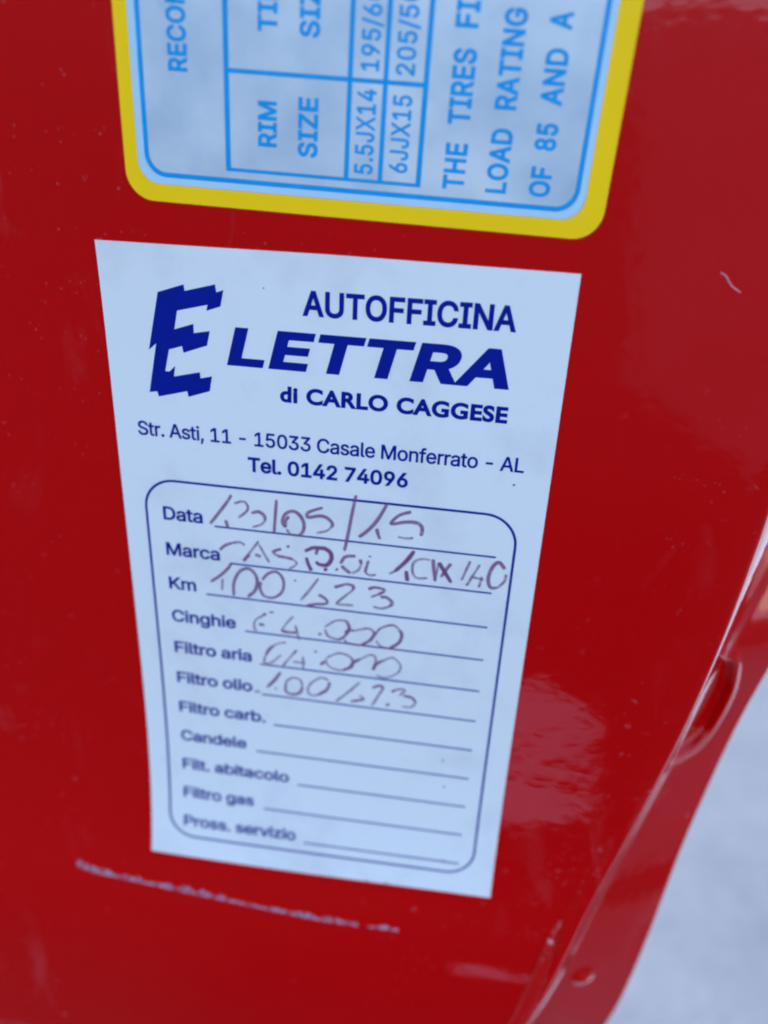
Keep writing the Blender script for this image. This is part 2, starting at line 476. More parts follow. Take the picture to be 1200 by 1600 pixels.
# ------------------------------------------------------------------ lettering
GLYPH = {
',': [188, '38,-119 68,71 137,71 84,-119'],
'-': [453, '337,244 337,188 114,188 114,244'],
'.': [188, '95,-4 86,-4 78,-1 70,3 63,9 57,16 53,24 50,32 50,41 50,50 53,59 57,66 63,73 70,79 78,83 86,86 95,87 104,86 113,83 121,79 128,73 134,66 138,59 140,50 141,41 140,32 138,24 134,16 128,9 121,3 113,-1 104,-4'],
'/': [249, '235,533 71,-76 14,-76 178,533'],
'0': [453, '227,-7 199,-5 174,1 151,11 130,24 111,41 95,62 80,86 69,113 60,144 53,178 49,214 48,254 49,294 53,330 60,364 69,395 81,422 95,447 112,467 130,484 151,498 174,508 200,514 227,516 254,514 279,508 302,498 323,484 342,467 358,447 372,422 384,395 393,364 400,330 404,294 405,254 404,214 400,178 393,144 384,113 373,86 359,62 342,41 323,24 302,11 279,1 254,-5', '227,50 245,51 261,56 276,63 290,74 303,87 313,103 323,122 330,144 336,168 340,194 343,223 344,254 343,285 340,314 336,341 330,365 323,387 313,405 303,422 290,435 276,446 261,453 245,458 227,460 209,458 192,453 177,446 163,435 151,422 140,405 131,387 123,365 117,341 113,314 110,285 109,254 110,223 113,194 117,168 123,144 131,122 140,103 151,87 163,74 177,63 192,56 209,51'],
'1': [453, '76,0 76,55 391,55 391,0', '276,509 276,0 212,0 212,448 209,448 86,358 86,427 198,509'],
'2': [453, '64,0 64,47 234,229 248,243 261,257 272,270 282,282 291,294 299,305 305,316 311,327 315,337 318,348 320,360 320,371 319,385 317,397 313,408 308,419 301,428 293,436 283,443 273,449 262,454 250,457 237,459 224,460 209,459 196,457 184,453 172,447 162,441 153,433 145,424 139,413 134,402 130,390 128,376 127,362 66,362 67,384 71,405 77,424 86,442 98,459 111,473 126,486 143,496 162,505 182,511 203,514 225,516 247,514 268,511 288,505 306,497 323,486 337,474 350,461 361,445 370,428 376,411 380,392 381,372 380,358 378,345 375,331 371,318 365,304 357,290 347,275 336,259 322,241 306,223 288,202 267,180 153,60 153,57 389,57 389,0'],
'3': [453, '218,-7 195,-6 173,-3 152,2 133,10 114,19 98,30 83,43 70,57 60,74 52,91 46,111 44,132 109,132 111,119 115,107 120,97 126,87 134,78 144,71 154,64 165,59 178,55 191,52 204,50 219,50 234,51 248,53 262,56 275,61 287,67 297,74 307,83 315,93 321,104 325,116 328,130 329,145 328,158 326,172 322,184 316,196 308,207 299,217 288,226 275,234 260,240 242,244 223,247 201,248 157,248 157,299 288,448 288,452 70,452 70,509 372,509 372,461 211,278 211,289 239,290 264,288 287,284 308,276 327,265 344,253 359,239 371,222 381,205 387,186 392,166 393,145 392,123 387,103 380,84 370,66 358,50 344,36 327,23 309,12 288,4 266,-2 243,-6'],
'4': [453, '40,105 40,158 247,509 311,509 109,166 109,163 413,163 413,105', '282,0 282,121 282,146 282,318 343,318 343,0'],
'5': [453, '221,-7 199,-6 178,-2 159,3 140,11 123,21 108,32 94,45 83,60 73,76 66,93 62,111 60,130 122,130 124,119 127,108 132,98 138,89 145,80 154,73 163,66 173,60 184,56 196,52 208,50 221,50 236,51 250,53 264,58 276,64 288,72 298,82 307,92 314,104 320,117 324,131 327,146 328,162 327,178 324,193 320,208 314,221 306,233 297,244 286,254 275,262 262,269 248,273 233,276 218,277 205,276 192,275 180,272 167,268 156,264 145,258 136,252 128,246 67,253 96,509 366,509 366,452 151,452 134,301 136,301 145,308 155,315 166,320 178,325 190,329 203,331 216,333 229,334 247,333 263,330 279,326 294,321 308,314 321,306 334,296 345,285 355,273 364,260 372,246 379,231 384,215 388,199 390,181 391,163 390,139 385,117 379,95 369,76 357,57 343,41 327,27 309,15 289,6 268,-1 245,-5'],
'6': [453, '226,-7 203,-5 182,-1 161,5 142,15 125,26 109,40 96,56 84,74 75,94 69,115 65,138 64,162 65,180 68,199 73,219 80,239 89,261 102,285 118,311 137,340 252,509 322,509 151,261 145,261 149,268 154,275 159,281 165,288 172,293 179,299 187,303 196,307 205,310 214,312 224,314 235,314 257,313 278,309 298,303 316,295 332,284 346,271 359,257 370,240 378,221 384,201 388,180 389,157 388,134 384,112 377,92 368,73 356,55 343,39 327,26 310,14 291,5 271,-2 249,-6', '226,48 241,49 254,52 267,56 279,63 289,70 299,79 307,90 314,101 320,114 324,128 327,142 327,157 327,173 324,187 320,201 314,213 307,225 299,235 289,244 279,251 267,258 254,262 241,264 226,265 212,264 198,262 186,258 174,252 163,244 153,235 145,225 138,214 132,201 128,188 126,174 125,158 126,143 128,128 132,114 138,102 145,90 153,79 163,70 174,63 186,56 198,52 212,49'],
'7': [453, '97,0 323,448 323,452 62,452 62,509 391,509 391,449 165,0'],
'8': [453, '226,-7 201,-6 178,-2 156,3 136,11 117,21 101,33 86,47 74,62 64,78 57,96 53,115 52,135 53,151 55,166 59,181 65,195 72,208 81,220 90,231 101,241 113,249 125,256 139,261 153,265 153,267 135,273 119,282 105,293 93,308 83,324 76,342 72,360 70,380 72,399 75,417 82,434 90,450 101,464 114,477 129,488 146,498 164,506 184,511 204,514 226,516 248,514 269,511 288,506 306,498 323,488 337,477 350,464 361,450 370,434 377,417 380,399 382,380 380,361 376,342 369,324 359,308 347,293 333,282 318,273 300,267 300,265 314,261 327,256 339,249 351,241 362,231 372,220 380,208 387,195 393,181 397,166 400,151 401,135 399,115 395,96 388,78 378,62 366,47 352,33 335,21 317,11 296,3 275,-2 251,-6', '226,49 243,50 258,52 272,55 285,60 296,66 307,74 315,82 323,91 329,102 333,113 336,126 337,139 336,152 333,165 329,177 322,189 314,199 305,208 295,216 283,223 270,228 256,232 242,234 226,235 211,234 196,232 182,228 169,223 157,216 147,208 138,199 130,189 123,177 119,165 116,152 115,139 116,126 119,113 123,102 129,91 136,82 145,74 156,66 167,60 180,55 195,52 210,50', '226,290 239,290 252,292 263,296 274,300 284,306 293,313 300,321 307,330 312,341 316,351 318,363 319,376 318,388 316,399 313,410 308,420 301,429 294,437 285,444 275,449 264,454 252,457 240,459 226,460 213,459 200,457 188,454 177,449 167,444 159,437 151,429 145,420 139,410 136,399 134,388 133,376 134,363 136,351 139,341 145,330 151,321 159,313 168,306 178,300 189,296 201,292 213,290'],
'9': [453, '226,516 249,514 271,510 291,503 310,494 328,482 343,468 356,452 368,434 377,414 384,393 388,371 389,347 388,328 385,309 380,290 373,270 363,248 350,224 334,197 315,168 200,0 130,0 301,248 307,248 303,240 299,234 294,227 287,221 281,215 273,210 265,206 257,202 248,199 238,196 228,195 218,195 195,196 175,199 155,206 137,214 121,225 106,237 94,252 83,269 74,287 68,307 65,329 64,352 65,375 69,397 75,417 85,436 96,454 110,469 125,483 143,494 162,504 182,510 203,514', '226,460 212,459 199,457 186,452 174,446 163,438 154,429 145,419 138,407 133,395 129,381 126,367 125,352 126,336 129,322 133,308 138,295 145,284 154,274 163,265 174,257 186,251 199,247 212,244 226,243 240,244 254,247 267,251 279,257 289,265 299,273 307,284 314,295 320,308 324,321 327,335 327,350 327,366 324,381 320,394 314,407 307,419 299,429 290,438 279,446 267,452 254,457 241,459'],
'A': [480, '16,0 201,509 276,509 463,0 395,0 287,302 282,317 276,334 270,352 264,372 257,394 250,420 241,447 232,478 245,478 236,447 228,419 220,393 213,371 206,351 201,333 195,317 191,302 85,0', '110,142 110,199 370,199 370,142'],
'C': [510, '267,-7 235,-5 205,1 177,11 150,25 126,42 104,63 86,88 70,115 57,146 48,179 42,215 40,254 42,293 48,329 57,362 70,393 86,421 104,445 126,466 150,484 177,498 205,508 235,514 267,516 286,515 305,513 323,509 340,504 357,498 373,490 388,481 402,471 415,460 427,447 438,433 448,418 456,402 463,385 469,367 473,348 408,348 405,361 401,373 395,384 389,395 382,404 375,413 366,421 357,428 348,435 337,440 327,445 315,449 304,452 292,454 280,455 267,456 245,454 223,450 203,443 184,432 166,419 150,403 137,385 125,364 116,340 109,314 105,285 103,254 105,223 109,194 116,168 125,145 137,123 151,105 166,89 184,76 203,66 223,59 245,54 267,53 280,53 292,55 304,57 315,60 327,64 337,69 348,74 357,81 366,88 375,96 382,105 389,114 395,125 401,136 405,148 408,160 473,160 469,142 463,124 457,107 448,91 438,76 428,62 416,49 402,38 388,28 373,19 357,11 341,5 323,0 305,-4 286,-6'],
'D': [502, '219,0 96,0 96,57 215,57 244,58 272,63 296,70 318,81 337,94 354,110 368,128 379,149 388,172 394,198 398,226 399,255 398,285 394,312 388,337 379,361 368,381 354,399 338,415 320,428 299,438 275,446 249,450 221,452 93,452 93,509 225,509 261,507 294,501 325,492 353,478 377,461 399,441 418,418 433,391 446,361 455,329 460,293 462,255 460,217 455,181 446,149 433,119 417,92 398,68 376,48 351,31 322,17 291,8 256,2', '125,509 125,0 60,0 60,509'],
'E': [419, '60,0 60,509 372,509 372,452 125,452 125,286 355,286 355,229 125,229 125,57 375,57 375,0'],
'F': [410, '60,0 60,509 369,509 369,452 125,452 125,278 346,278 346,221 125,221 125,0'],
'G': [520, '269,-7 236,-5 205,1 176,11 149,25 125,43 104,64 85,88 69,116 57,146 47,179 42,215 40,254 42,293 47,329 57,362 69,393 85,421 103,445 125,466 149,484 175,498 203,508 233,514 265,516 285,515 304,513 322,509 340,504 358,497 374,489 389,480 403,469 416,458 429,445 439,431 449,416 458,401 465,384 470,367 474,349 408,349 404,361 399,372 393,383 387,393 380,403 373,411 365,420 356,427 347,434 337,439 326,444 315,448 304,452 291,454 279,455 265,456 243,454 222,450 202,443 183,432 166,419 150,404 137,385 125,364 116,340 109,314 105,285 103,254 105,223 109,194 116,168 125,145 137,124 151,105 166,90 184,76 203,66 224,59 246,54 269,53 290,54 309,57 328,63 345,71 360,81 374,93 386,107 396,123 404,141 410,160 414,180 415,202 434,199 283,199 283,256 478,256 478,200 476,170 471,141 463,115 451,91 436,69 419,50 399,33 377,19 352,8 326,0 298,-5'],
'H': [517, '60,0 60,509 125,509 125,289 392,289 392,509 457,509 457,0 392,0 392,232 125,232 125,0'],
'I': [300, '31,0 31,57 118,57 118,452 31,452 31,509 269,509 269,452 183,452 183,57 269,57 269,0'],
'J': [396, '185,-7 153,-4 124,3 98,15 75,33 57,55 44,81 36,111 33,145 33,173 98,173 98,145 99,123 104,104 111,88 122,74 134,64 149,56 166,51 185,50 204,51 220,56 235,64 248,74 258,88 266,104 270,123 272,145 272,509 336,509 336,145 334,111 326,81 313,55 294,33 271,15 246,3 217,-4'],
'K': [467, '104,145 104,216 113,228 122,239 130,250 139,261 148,272 157,282 165,293 174,303 184,314 193,324 202,334 212,344 364,509 448,509 231,276 228,276', '60,0 60,509 125,509 125,334 124,225 125,193 125,0', '372,0 188,259 228,309 449,0'],
'L': [393, '60,0 60,509 125,509 125,57 361,57 361,0'],
'M': [628, '60,0 60,509 152,509 277,187 280,181 282,174 285,167 287,159 299,123 302,113 305,103 308,93 311,84 314,74 317,65 319,57 322,49 307,49 318,83 330,121 333,131 336,140 339,149 342,158 345,167 348,174 350,181 352,187 476,509 568,509 568,0 504,0 504,291 504,327 505,337 505,347 505,358 505,369 506,413 507,457 513,457 509,445 505,433 502,421 498,409 482,363 478,352 474,341 471,331 467,322 464,313 461,305 458,297 456,291 342,0 286,0 170,291 168,297 165,304 162,312 159,321 145,361 141,372 137,384 133,396 129,408 125,420 121,432 116,445 112,457 119,457 120,416 121,372 122,328 122,318 122,309 122,300 122,291 122,0'],
'N': [523, '60,0 60,509 136,509 343,183 347,176 352,169 357,160 363,151 369,141 375,130 381,119 388,107 394,94 401,82 407,68 414,55 405,54 403,68 402,81 401,95 401,108 400,121 400,134 399,146 399,157 399,195 399,509 463,509 463,0 387,0 202,290 196,300 190,310 184,320 177,331 171,342 164,354 156,367 148,381 108,452 119,454 122,384 123,368 123,354 124,340 124,328 125,317 125,307 125,298 125,291 125,0'],
'O': [533, '267,-7 235,-5 205,1 177,11 150,25 126,42 105,63 86,88 70,115 57,146 48,179 42,215 40,254 42,293 48,329 57,362 70,393 86,421 105,445 126,466 150,484 177,498 205,508 235,514 267,516 299,514 329,508 357,498 384,484 408,466 429,445 448,421 464,393 477,362 486,329 491,293 493,254 491,215 486,179 477,146 464,115 448,88 429,63 408,42 384,25 357,11 329,1 299,-5', '267,53 289,54 310,59 330,66 349,76 367,89 383,105 396,123 408,144 418,168 425,194 429,223 430,254 429,286 425,314 418,341 408,365 396,386 383,404 367,420 349,433 330,443 310,450 289,454 267,456 245,454 223,450 203,443 184,433 167,420 151,404 137,385 125,364 116,340 109,314 105,285 103,254 105,223 109,194 116,168 125,144 137,123 151,105 167,89 184,76 203,66 223,59 245,54'],
'P': [445, '60,0 60,509 235,509 263,507 289,503 312,497 332,487 350,476 366,462 379,447 390,430 398,411 404,391 407,370 409,348 407,325 404,304 398,284 390,265 379,248 366,233 350,219 332,207 312,198 289,191 263,187 235,186 109,186 109,242 233,242 252,243 269,246 284,250 297,256 308,264 318,272 327,282 333,294 338,306 342,319 344,333 344,348 344,362 342,376 338,389 333,402 326,413 318,423 308,431 297,439 284,444 268,449 251,451 232,452 125,452 125,0'],
'R': [449, '60,0 60,509 236,509 264,507 290,504 313,497 333,489 351,478 367,465 380,450 390,433 399,415 405,395 408,374 409,352 408,330 405,309 399,290 390,271 380,255 367,240 351,228 333,217 312,209 289,203 264,199 236,198 96,198 96,255 234,255 252,256 269,258 284,262 298,267 309,273 319,281 327,290 334,300 339,312 342,324 344,338 345,352 344,367 342,380 339,393 334,405 327,415 319,425 309,433 298,440 284,445 269,449 252,451 233,452 125,452 125,0', '353,0 230,229 303,229 428,0'],
'S': [447, '224,-9 197,-8 172,-4 149,1 128,9 108,19 91,31 76,45 64,60 54,77 46,96 41,115 38,137 104,137 107,123 110,110 116,98 123,88 132,79 142,71 154,64 166,59 180,55 194,52 209,50 224,49 241,50 257,52 272,55 286,60 299,66 311,74 321,82 329,92 336,102 341,114 345,126 346,139 345,151 342,161 338,171 332,179 325,186 316,193 307,199 296,205 284,209 272,214 259,218 245,222 184,239 154,249 128,260 105,274 86,289 71,307 60,326 54,348 52,372 53,393 58,413 65,431 75,448 87,463 102,476 119,488 138,498 158,506 180,511 203,514 227,516 252,514 275,511 296,505 316,498 334,488 351,476 365,463 377,449 387,433 394,415 399,397 401,378 337,378 334,396 326,412 316,426 302,437 286,447 267,453 247,457 225,459 209,458 194,456 180,452 167,448 156,442 145,435 136,427 129,418 123,409 118,398 116,387 115,376 116,363 119,352 124,342 131,334 139,326 148,319 158,313 169,308 180,304 191,300 202,296 212,293 264,279 276,276 287,272 299,268 312,264 324,258 336,252 347,245 359,238 369,229 379,220 387,209 395,198 401,185 405,171 407,155 408,139 407,118 403,99 396,81 386,64 374,48 360,34 343,21 323,11 302,2 278,-4 252,-8'],
'T': [449, '32,452 32,509 417,509 417,452 257,452 257,0 193,0 193,452'],
'U': [517, '259,-8 230,-7 203,-2 177,5 154,15 133,28 114,43 98,60 85,80 74,101 66,124 62,148 60,173 60,509 124,509 124,178 125,160 128,144 133,128 141,113 150,99 160,87 173,77 187,68 203,61 220,56 239,53 259,52 279,53 298,56 315,61 331,68 345,77 357,87 368,99 377,113 384,128 389,144 392,160 393,178 393,509 457,509 457,173 456,148 451,124 443,101 433,80 419,60 403,43 384,28 363,15 340,5 315,-2 288,-7'],
'X': [474, '18,0 217,284 217,236 29,509 104,509 178,400 185,389 192,379 198,370 204,361 209,353 214,345 219,337 223,329 228,321 233,312 238,302 243,292 232,292 237,302 243,311 247,320 252,329 257,337 261,345 266,353 272,361 278,370 284,379 291,389 298,400 374,509 446,509 259,239 259,287 456,0 382,0 292,129 286,139 279,149 274,157 268,165 263,173 259,180 254,188 250,195 245,203 241,212 236,221 230,231 244,231 239,222 235,213 230,204 225,196 221,189 216,181 211,174 206,166 201,158 195,149 189,139 182,129 91,0'],
'Z': [438, '42,0 42,46 273,385 281,396 289,408 298,419 306,431 315,442 323,453 332,464 341,476 348,454 332,454 317,453 301,453 285,452 270,452 254,452 238,452 223,452 40,452 40,509 397,509 397,462 169,129 160,117 152,105 143,93 134,81 125,69 116,57 106,45 97,33 90,54 106,55 121,56 137,56 152,57 168,57 183,57 199,57 214,57 399,57 399,0'],
'a': [389, '160,-9 142,-8 126,-5 110,-1 94,5 80,12 68,22 57,32 48,45 40,58 35,73 31,90 30,108 31,123 34,138 38,150 43,161 50,171 58,179 67,187 78,193 89,199 100,203 112,207 125,211 138,213 152,216 165,218 178,220 194,222 209,224 222,225 234,227 244,228 252,230 259,232 265,235 270,238 273,243 275,248 276,255 276,257 275,268 273,279 271,288 267,297 262,304 256,311 248,317 240,322 230,326 220,329 208,330 196,331 183,330 171,329 159,326 149,322 140,318 132,313 124,307 118,301 112,294 107,288 103,281 100,274 41,291 48,308 57,322 67,335 79,346 91,355 104,364 118,370 133,375 148,379 163,382 179,384 194,384 204,384 215,383 227,382 239,379 251,376 263,372 275,367 286,360 296,353 306,343 315,333 322,320 329,306 333,290 336,272 337,251 337,0 277,0 277,52 272,52 269,45 264,38 258,32 252,25 244,18 236,12 226,6 215,1 203,-3 190,-6 176,-8', '170,45 187,46 202,49 216,53 228,59 239,66 248,74 257,83 263,93 269,104 272,115 275,126 276,138 276,190 273,188 270,186 265,184 259,182 253,180 246,179 239,177 231,176 223,175 216,173 208,172 200,171 175,168 165,166 154,164 144,162 134,159 125,155 117,150 110,145 103,139 98,132 95,124 93,115 92,105 92,95 94,87 98,79 102,72 107,66 114,61 121,56 130,52 139,49 149,47 159,46'],
'b': [424, '229,-8 213,-7 198,-5 184,-1 172,4 162,10 153,17 145,24 138,31 132,39 127,46 122,53 118,59 112,59 112,0 53,0 53,509 114,509 114,319 118,319 122,325 127,331 132,338 137,346 144,353 152,360 161,367 171,373 183,378 197,381 212,384 229,384 252,383 274,378 294,371 313,361 330,347 345,332 359,313 370,293 379,270 385,245 389,218 390,189 389,160 385,133 379,108 370,84 359,64 346,45 330,29 313,16 294,5 274,-2 252,-7', '220,47 237,48 253,51 267,57 279,66 291,76 301,88 309,101 316,117 321,133 325,151 327,170 328,189 327,209 325,227 321,245 316,261 309,276 301,290 291,301 280,311 267,319 253,325 237,329 220,330 203,329 188,325 174,320 161,312 150,302 140,291 132,278 125,263 120,247 116,229 113,210 113,189 113,169 116,150 120,132 125,115 132,100 140,86 150,75 162,65 174,57 188,51 204,48'],
'c': [396, '207,-8 182,-7 159,-2 137,6 117,16 98,30 82,46 68,64 56,85 46,108 40,133 36,159 34,187 36,216 40,243 46,268 56,291 68,312 82,330 98,346 117,360 137,371 159,378 182,383 207,384 221,384 234,383 247,380 260,377 272,373 284,368 295,362 305,356 315,349 324,341 332,332 340,322 347,312 353,301 358,289 362,277 303,262 301,269 298,276 294,283 290,289 286,295 281,301 276,306 270,311 264,315 257,319 250,322 242,325 234,327 226,329 217,329 207,330 189,329 173,325 158,319 145,310 134,300 124,287 115,274 108,258 103,242 99,224 97,206 96,187 97,169 99,151 103,134 108,117 115,102 124,89 134,76 145,66 158,57 173,51 189,48 207,46 217,47 226,48 234,49 243,52 250,54 258,58 264,62 271,66 277,71 282,76 287,82 292,89 296,95 299,102 302,110 304,117 363,102 359,90 354,78 348,67 341,56 334,46 325,37 316,29 306,21 296,15 285,9 273,4 261,-1 248,-4 235,-6 221,-8'],
'd': [424, '195,-8 172,-7 151,-2 130,5 111,16 94,29 79,45 66,64 55,84 46,108 39,133 35,160 34,189 35,218 39,245 46,270 55,293 66,313 79,332 95,347 112,361 131,371 151,378 173,383 196,384 213,384 228,381 241,378 253,373 263,367 272,360 280,353 287,346 293,338 298,331 303,325 306,319 311,319 311,509 372,509 372,0 313,0 313,59 307,59 303,53 298,46 293,39 287,31 280,24 272,17 263,10 252,4 241,-1 227,-5 212,-7', '205,47 221,48 236,51 250,57 263,65 274,75 284,86 293,100 299,115 305,132 309,150 311,169 312,189 311,210 309,229 305,247 300,263 293,278 284,291 275,302 263,312 251,320 237,325 221,329 205,330 187,329 172,325 157,319 145,311 133,301 124,290 115,276 108,261 103,245 99,227 97,209 96,189 97,170 99,151 103,133 109,117 115,101 124,88 134,76 145,66 158,57 172,51 188,48'],
'e': [404, '212,-8 185,-7 161,-2 138,6 117,16 98,30 82,46 68,64 56,85 46,108 40,132 35,159 34,187 35,215 39,242 46,267 55,290 67,311 81,329 97,346 115,359 135,370 157,378 180,383 205,384 221,384 236,382 251,379 266,374 280,368 294,361 307,351 319,341 331,329 341,315 350,299 357,282 363,263 368,242 370,219 371,194 371,169 75,169 75,221 338,221 310,202 309,220 307,237 303,254 298,269 291,282 283,294 273,305 263,314 250,321 237,326 222,329 205,330 189,329 173,326 159,321 146,313 135,304 125,294 116,282 109,270 103,256 99,241 97,226 96,211 96,178 97,157 100,139 104,122 110,106 118,92 128,80 139,70 151,61 165,55 179,50 195,47 212,46 224,47 234,48 244,50 254,53 263,56 271,61 278,66 285,73 292,80 297,88 302,96 306,105 365,91 360,77 353,63 345,51 335,39 324,29 311,19 298,11 283,4 266,-1 249,-5 231,-7'],
'f': [254, '228,379 228,327 6,327 6,379', '81,0 81,432 82,447 84,461 89,474 96,486 104,496 113,505 124,513 135,519 148,524 161,527 174,529 187,530 197,530 207,529 215,528 222,527 229,525 234,524 239,522 243,521 227,468 225,469 222,470 219,471 215,472 211,473 206,473 200,474 195,474 182,473 171,470 162,466 154,460 149,452 145,443 142,431 142,419 142,0'],
'g': [425, '207,-151 187,-150 168,-148 150,-144 134,-140 119,-134 105,-127 93,-119 82,-110 73,-101 64,-91 57,-80 51,-69 101,-41 106,-47 110,-53 116,-59 122,-66 128,-72 136,-78 145,-83 154,-88 165,-92 178,-95 192,-97 207,-97 229,-96 249,-92 267,-85 282,-75 295,-62 304,-47 310,-28 311,-6 311,68 306,68 302,62 298,56 293,49 287,41 280,34 272,28 263,21 252,16 241,11 227,8 212,5 195,5 173,6 152,10 132,17 113,27 95,39 80,53 67,71 55,90 46,112 39,136 35,163 34,191 35,220 39,246 46,271 55,293 66,314 80,332 95,347 112,361 131,371 152,378 173,383 196,384 213,384 228,382 242,378 253,373 264,367 273,360 281,353 288,346 294,338 299,331 304,325 308,319 313,319 313,379 372,379 372,-9 371,-32 367,-54 360,-73 350,-90 338,-104 324,-117 308,-127 291,-136 271,-142 251,-147 229,-150', '205,59 222,60 237,63 251,68 264,75 275,84 285,95 293,107 300,121 305,137 309,154 312,172 312,193 312,212 309,231 305,248 300,264 293,278 285,291 275,303 264,312 251,320 237,325 222,329 205,330 188,329 172,325 158,320 145,312 134,302 124,290 115,277 109,262 103,246 99,229 97,212 96,193 97,173 99,155 103,138 109,123 116,108 124,96 134,85 145,76 158,68 172,63 188,60'],
'h': [410, '114,227 114,0 53,0 53,509 114,509 114,287 102,287 112,312 124,332 137,349 152,362 169,372 187,379 207,383 227,384 246,383 264,380 280,376 295,369 309,360 321,349 332,336 341,321 348,304 353,285 356,264 357,240 357,0 296,0 296,235 295,256 290,275 283,291 273,304 260,315 246,323 229,328 210,329 197,328 184,326 172,322 161,317 150,311 141,303 133,293 126,283 121,271 117,257 114,243'],
'i': [167, '53,0 53,379 114,379 114,0', '84,443 75,444 67,446 60,449 54,455 48,461 44,468 42,475 41,483 42,491 44,499 48,506 54,512 60,517 67,521 75,523 84,524 92,523 100,521 107,517 114,512 119,506 123,499 126,491 126,483 126,475 123,468 119,461 114,455 107,449 100,446 92,444'],
'l': [189, '139,-2 119,-1 101,3 86,10 74,20 65,33 58,47 54,65 53,84 53,509 114,509 114,99 114,87 115,77 117,68 120,62 124,58 130,54 137,53 146,52 150,52 154,52 158,52 160,53 163,53 165,53 167,54 170,54 181,3 176,2 172,1 167,0 162,-1 156,-2 151,-2 145,-2'],
'm': [610, '53,0 53,379 112,379 112,295 108,295 112,310 118,323 125,335 132,346 141,355 151,363 161,370 172,376 183,380 195,384 207,386 219,386 239,385 257,380 273,372 287,361 299,347 309,331 316,314 321,295 312,295 317,308 322,321 329,332 337,343 347,353 357,361 368,369 381,375 394,380 407,383 422,385 437,386 453,385 468,383 483,378 497,372 510,364 522,354 532,342 541,328 548,313 553,296 556,276 557,255 557,0 496,0 496,254 494,273 490,289 483,302 473,313 460,321 447,326 433,329 419,330 406,330 395,328 384,324 374,320 365,314 358,307 351,299 345,290 341,280 338,270 336,259 335,247 335,0 274,0 274,260 273,275 269,288 262,301 253,311 242,320 229,326 215,329 199,330 188,330 178,328 168,325 158,320 148,314 140,307 132,299 126,289 121,278 117,266 114,253 114,238 114,0'],
'n': [410, '114,227 114,0 53,0 53,379 112,379 112,287 102,287 112,312 124,332 137,349 152,362 169,372 187,379 207,383 227,384 246,383 264,380 280,376 295,369 309,360 321,349 332,336 341,321 348,304 353,285 356,264 357,240 357,0 296,0 296,235 295,256 290,275 283,291 273,304 260,315 246,323 229,328 210,329 197,328 184,326 172,322 161,317 150,311 141,303 133,293 126,283 121,271 117,257 114,243'],
'o': [415, '207,-8 182,-7 159,-2 137,6 117,16 98,30 82,46 68,64 56,85 46,108 40,133 36,159 34,187 36,216 40,243 46,268 56,291 68,312 82,330 98,346 117,360 137,371 159,378 182,383 207,384 233,383 256,378 278,371 299,360 317,346 333,330 347,312 359,291 369,268 376,243 380,216 381,187 380,159 376,133 369,108 359,85 347,64 333,46 317,30 299,16 278,6 256,-2 233,-7', '207,46 226,48 242,51 257,57 270,66 282,76 292,89 300,102 307,117 312,134 316,151 318,169 319,187 318,206 316,224 312,242 307,258 300,274 292,287 282,300 270,310 257,319 242,325 226,329 207,330 189,329 173,325 158,319 145,310 134,300 124,287 115,274 108,258 103,242 99,224 97,206 96,187 97,169 99,151 103,134 108,117 115,102 124,89 134,76 145,66 158,57 173,51 189,48'],
'r': [259, '53,0 53,379 112,379 112,321 115,321 122,335 130,347 140,358 152,367 166,375 181,380 196,384 213,385 217,385 221,385 225,385 229,384 243,384 243,322 242,323 239,323 235,324 230,324 224,325 219,325 213,326 207,326 194,325 182,323 170,319 159,315 149,309 140,301 132,293 126,284 121,273 117,262 114,250 114,237 114,0'],
's': [365, '182,-8 163,-7 145,-5 128,-2 112,3 98,10 84,18 72,27 62,38 53,50 45,63 40,78 36,94 94,107 99,92 105,79 114,69 124,60 136,54 150,49 165,46 181,45 200,46 217,50 232,55 244,62 255,71 262,81 267,91 268,103 267,112 265,121 260,129 254,136 246,142 237,147 225,151 212,155 149,170 125,177 104,186 87,196 72,208 61,222 53,237 48,255 47,274 48,290 51,305 57,319 65,332 75,343 87,354 100,363 115,370 131,377 149,381 167,384 187,384 206,384 223,381 239,378 254,372 267,366 279,358 290,349 299,339 307,328 314,316 319,303 324,290 268,277 264,288 258,298 251,307 243,316 232,323 219,328 205,331 187,333 171,332 156,329 143,324 131,317 121,308 114,299 110,289 109,277 110,267 112,258 117,250 124,243 133,237 144,232 157,227 172,223 229,209 254,202 275,194 292,183 306,171 317,158 325,142 330,125 331,107 330,90 326,75 321,61 312,47 302,35 290,24 276,15 260,6 242,0 223,-5 203,-7'],
't': [227, '204,379 204,327 6,327 6,379', '65,471 126,471 126,98 127,86 128,76 132,68 136,61 142,56 150,53 159,51 170,50 173,50 177,50 181,51 185,51 190,52 194,52 198,53 202,54 213,2 208,0 203,-1 198,-2 192,-3 186,-3 180,-4 174,-4 168,-4 145,-3 125,2 107,10 92,21 80,35 72,52 67,71 65,93'],
'v': [389, '163,0 17,379 84,379 165,155 171,138 177,121 182,104 187,87 191,70 196,53 201,37 206,21 184,21 189,37 194,53 198,70 203,87 207,104 213,121 218,138 224,155 305,379 371,379 226,0'],
'z': [380, '42,0 42,46 254,320 254,323 48,323 48,379 333,379 333,331 126,60 126,56 339,56 339,0'],
' ': [188]}
OUTWARD = -1.0
def contour(txt, weight):                              # one outline of a letter, fattened by weight
    p = np.array([tuple(map(float, q.split(','))) for q in txt.split()]) / 1000
    keep = np.hypot(*(p - np.roll(p, 1, 0)).T) > 0.0045
    p = p[keep]
    e = np.roll(p, -1, 0) - p
    e /= np.hypot(*e.T)[:, None]
    nrm = np.stack([e[:, 1], -e[:, 0]], 1)
    n0 = np.roll(nrm, 1, 0)
    m = (nrm + n0) / np.maximum(1 + (nrm * n0).sum(1), 0.35)[:, None]
    return p + m * weight * OUTWARD
